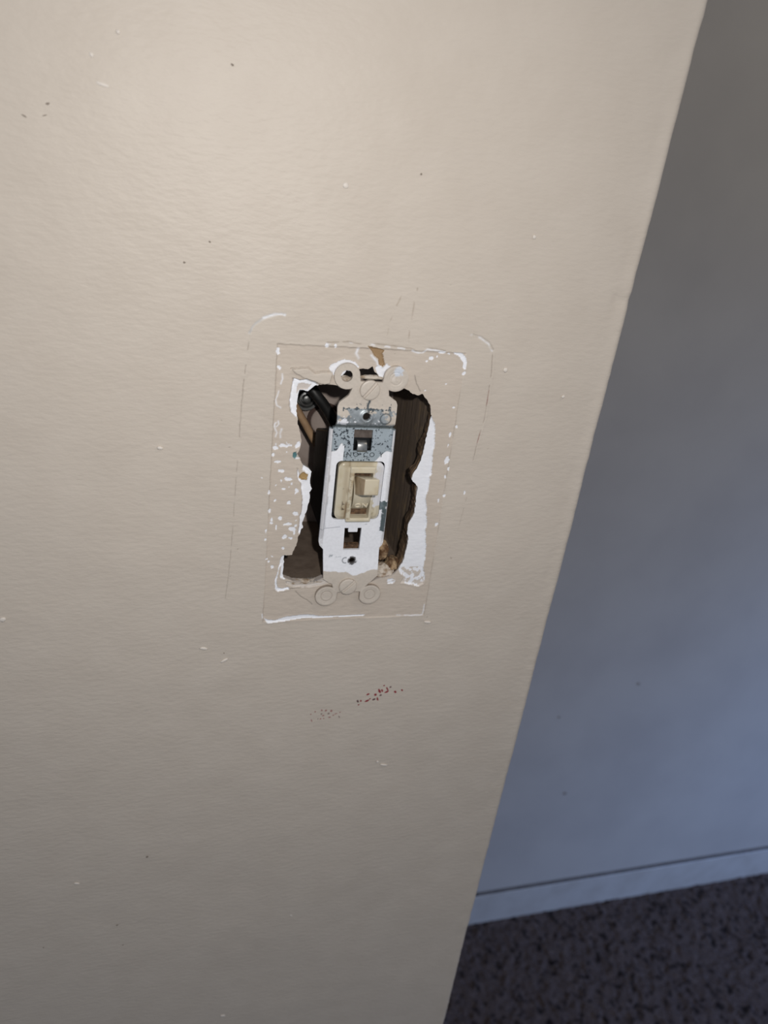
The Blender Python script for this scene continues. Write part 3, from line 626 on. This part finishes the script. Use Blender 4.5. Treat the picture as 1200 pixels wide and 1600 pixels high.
# the body behind the strap, its top sloping down to the back
def body_bm():
    bm = bmesh.new(); bmesh.ops.create_cube(bm, size=1.0)
    for v in bm.verts:
        bk_ = v.co.y > 0; up = v.co.z > 0
        v.co = P(-14.3 if v.co.x < 0 else 12.4, 25.0 if bk_ else 2.2, (18.2 if bk_ else 25.8) if up else -15.8)
    bmesh.ops.bevel(bm, geom=bm.edges[:], offset=.0008, segments=2, affect='EDGES', profile=.5)
    return bm
attach(link('switch_body', bm_mesh('switch_body', body_bm()), M_black), sw)
attach(link('insulator_plate', bm_mesh('insulator_plate', box_bm(-5.4, 3.4, 1.4, 2.6, 23.2, 27.6, .2, 1)), M_fibre), sw)
attach(link('insulator_plate', bm_mesh('insulator_plate', box_bm(-5.2, 3.2, 2.4, 5.2, -29.0, -23.2, .3, 1)), M_rust), sw)
# tongue bent back inside the upper window
bm = bmesh.new(); rows = []
for k in range(9):
    t = k/8; yy = -.05+.9*t**1.6+1.6*t**4; zz = 18.2+3.9*math.sin(t*1.45)
    rows.append([bm.verts.new(P(xx, yy+d, zz)) for xx, d in ((-3.0+.15*t, 0), (-2.7, -.15), (.7, -.15), (1.0-.15*t, 0), (1.0-.15*t, .7), (-3.0+.15*t, .7))])
for p_, q in zip(rows, rows[1:]):
    for j in range(6): bm.faces.new((p_[j], p_[(j+1) % 6], q[(j+1) % 6], q[j]))
bm.faces.new(rows[0]); bm.faces.new(rows[-1][::-1])
link('spring_tongue', bm_mesh('spring_tongue', bm, True), M_steel, strap)

# screws, painted over
def screw(cx, cz, top, ang):
    c, s_ = math.cos(math.radians(ang)), math.sin(math.radians(ang))
    def hh(x, z):
        r_ = np.hypot(x-cx, z-cz); across = np.abs(-(x-cx)*s_+(z-cz)*c)
        return top+.25*(1-(r_/3.7)**2)-.18*sstep(3.2, 3.7, r_)-.55*sstep(.62, .40, across)
    def cc(x, z):
        C_ = np.tile(BEIGE, (len(x), 1)); across = np.abs(-(x-cx)*s_+(z-cz)*c)
        mix(C_, .30*sstep(.25, .05, np.abs(across-.5)), lin(130, 112, 96)); mix(C_, .35*sstep(3.45, 3.7, np.hypot(x-cx, z-cz)), lin(120, 104, 90))
        return C_, np.zeros(len(x))
    co_, q_, c_, m_ = sheet(arc(cx, cz, 3.7, 0, 352, 44), [], hh, cc, 1.2, .2)
    return attach(link('screw', np_mesh('screw', co_, q_, c_, m_), M_strap), sw)
screw(-.9, 42.5, 1.85, 52); screw(-.85, -40.6, 1.75, 45)

# ivory bezel: oval-cornered flange, painted white on its right side, with a raised collar
def bez_h(x, z):
    d, _, _ = nearest([BEZ], x, z)
    return .25+.45*sstep(0, 1.4, d)+.25*sstep(1.4, 4, d)
def bez_c(x, z):
    C = np.tile(lin(207, 198, 176), (len(x), 1)); n = fbm(x, z, 1.4, 350)
    gk = np.exp(-((x+5.2)/.45)**2)*.85*sstep(-.7, .2, vnoise(x, z, 3, 351)); mix(C, gk, lin(112, 84, 54)); mix(C, .35*np.exp(-((x+6.2)/.9)**2), lin(150, 124, 88))
    dots = sstep(.46, .54, vnoise(x, z, 1.1, 352))*np.exp(-((x+6.3)/.6)**2)*((z < 6) | (z > 20)); mix(C, dots*.9, lin(64, 44, 30))
    mix(C, .6*sstep(11.6, 13.2, z)*sstep(5, 3, x), lin(160, 146, 118))
    w = sstep(-.1, .1, n*.9+(x-5.3)*.9)*(z > -4.5+1.6*n)+sstep(.1, .3, n+(x-5.9)*.3)*(x > 5.4)*(z > 9); mix(C, np.clip(w, 0, 1), lin(220, 220, 224))
    lw = sstep(.2, .35, fbm(x, z, 1.2, 353))*(x > 5)*(z < -4.5)*.6; mix(C, lw, lin(170, 160, 140))
    return C, np.zeros(len(x))
BEZ = rrect(-9.3, 8.4, -9.9, 14.0, 2.4)
co_, q_, c_, m_ = sheet(BEZ, [rrect(-3.8, 4.4, -9.4, 10.6, .3)], bez_h, bez_c, 2.2, .25)
attach(link('bezel', np_mesh('bezel', co_, q_, c_, m_), M_bezel), sw)
def col_h(x, z):
    d, _, _ = nearest([rrect(-4.95, 4.95, -10.6, 12.7, .5), rrect(-3.3, 4.0, -8.9, 10.1, .3)], x, z)
    return 1.75+.45*sstep(0, .4, d)
def col_c(x, z):
    C = np.tile(lin(208, 199, 177), (len(x), 1)); n = fbm(x, z, 1.2, 360)
    w = sstep(.0, .2, n+(x-4.4)*.8)*((z > -1) | (z > 10.5)); mix(C, w, lin(220, 218, 214))
    g = sstep(.1, .4, n)*.5*sstep(11, 9.8, z)*sstep(-2.8, -3.6, x); mix(C, g, lin(150, 124, 84))
    return C, np.zeros(len(x))
co_, q_, c_, m_ = sheet(rrect(-4.95, 4.95, -10.6, 12.7, .5), [rrect(-3.3, 4.0, -8.9, 10.1, .3)], col_h, col_c, 5.0, .25)
attach(link('collar', np_mesh('collar', co_, q_, c_, m_), M_bezel), sw)
# grimy floor of the toggle well
attach(link('well_floor', bm_mesh('well_floor', box_bm(-3.5, 4.2, 1.9, 2.3, -9.2, 10.4)), M_rust), sw)

# lever with its barrel
lev = bmesh.new()
bmesh.ops.create_cube(lev, size=1.0)
for v in lev.verts:
    a_, b_, c2 = v.co.x*2, v.co.y*2, v.co.z*2
    if b_ < 0: v.co = P(.85+a_*2.85, -12.7+(.25 if c2 > 0 else -.25), 9.25+c2*3.15)
    else: v.co = P(.45+a_*3.05, 1.0, 3.9+c2*4.1)
bmesh.ops.bevel(lev, geom=lev.edges[:], offset=.00065, segments=4, affect='EDGES', profile=.55)
lever_me = bm_mesh('toggle_lever', lev, True)
lever = attach(link('toggle_lever', lever_me, M_ivory), sw); lever_me.materials.append(M_ivory_dark)
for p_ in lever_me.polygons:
    if p_.normal.x < -.8: p_.material_index = 1  # left-facing sides get the darker ivory
bm = bmesh.new(); rows = []
for k in range(33):
    a_ = math.radians(-61+122*k/32); rows.append((5.8-8.2*math.cos(a_), .6+8.2*math.sin(a_)))
L_ = [bm.verts.new(P(-2.85, *r_)) for r_ in rows]; R_ = [bm.verts.new(P(3.75, *r_)) for r_ in rows]
for k in range(32): bm.faces.new((L_[k], L_[k+1], R_[k+1], R_[k]))
bm.faces.new(L_[::-1]+[]); bm.faces.new(R_)
bm.faces.new((L_[0], R_[0], R_[-1], L_[-1]))
barrel = bm_mesh('lever_barrel', bm)
for p_ in barrel.polygons: p_.use_smooth = len(p_.vertices) == 4
barrel_o = attach(link('lever_barrel', barrel, M_ivory), sw)

def lettering(name, body, size, extrude, m, parent, loc, rx, spacing=1.0):
    cu = bpy.data.curves.new(name, 'FONT'); cu.body = body; cu.size = size*.001; cu.extrude = extrude*.001
    cu.align_x = 'CENTER'; cu.align_y = 'CENTER'; cu.space_character = spacing; cu.resolution_u = 3
    t = bpy.data.objects.new(name, cu); COL.objects.link(t)
    bpy.context.view_layer.update()
    me = bpy.data.meshes.new_from_object(t.evaluated_get(bpy.context.evaluated_depsgraph_get()))
    bpy.data.objects.remove(t); bpy.data.curves.remove(cu)
    me.name = name; me.materials.clear()
    me.transform(Matrix.Translation(loc) @ Matrix.Rotation(rx, 4, 'X'))
    return link(name, me, m, parent)
a_ = math.radians(-31)
lettering('lettering', 'ON', 3.3, .42, M_letter, barrel_o, P(.7, 5.8-8.2*math.cos(a_), .6+8.2*math.sin(a_)), math.radians(90)-a_, 1.1)['label'] = 'raised letters ON on the toggle'
lettering('lettering', 'INO CO Y', 2.7, .06, M_darksteel, strap, P(-.3, -.10, 17.0), math.radians(90), 1.35)['label'] = 'stamped letters across the bare steel'

# crumbs of plaster in the lower right corner of the opening
def clump(name, c, r, m, seed, parent):
    bm = bmesh.new(); bmesh.ops.create_icosphere(bm, subdivisions=4, radius=1)
    for v in bm.verts:
        p_ = v.co
        n_ = .30*float(fbm(np.array([p_.x*1.3+p_.y]), np.array([p_.z*1.3-p_.y*.7]), .8, seed)[0])+.12*float(vnoise(np.array([p_.x*6+p_.y*3]), np.array([p_.z*6]), 1, seed+2)[0])
        q = p_*(1+n_); v.co = P(c[0]+q.x*r[0], c[1]+q.y*r[1], c[2]+q.z*r[2])
    return link(name, bm_mesh(name, bm, True), m, parent)
clump('plaster_clump', (14.0, 7.5, -28.5), (3.2, 3.6, 4.4), M_clump, 401, wall)
clump('plaster_clump', (15.2, 5.0, -36.6), (5.0, 4.0, 3.0), M_crumb, 405, wall)
clump('plaster_clump', (19.5, 6.5, -34.5), (3.2, 4.0, 3.0), M_clump, 409, wall)
clump('plaster_clump', (.6, 1.6, 46.5), (5.2, 1.0, .8), M_crumb, 413, wall)
clump('plaster_clump', (3.0, 5.0, 50.4), (3.4, 2.4, 2.0), M_rust, 417, wall)
clump('plaster_clump', (-9.4, 3.0, 43.8), (3.0, 1.4, 2.4), M_crumb, 421, wall)
clump('plaster_clump', (-19, 2.4, -39.6), (9, 1.6, 1.0), M_crumb, 425, wall)
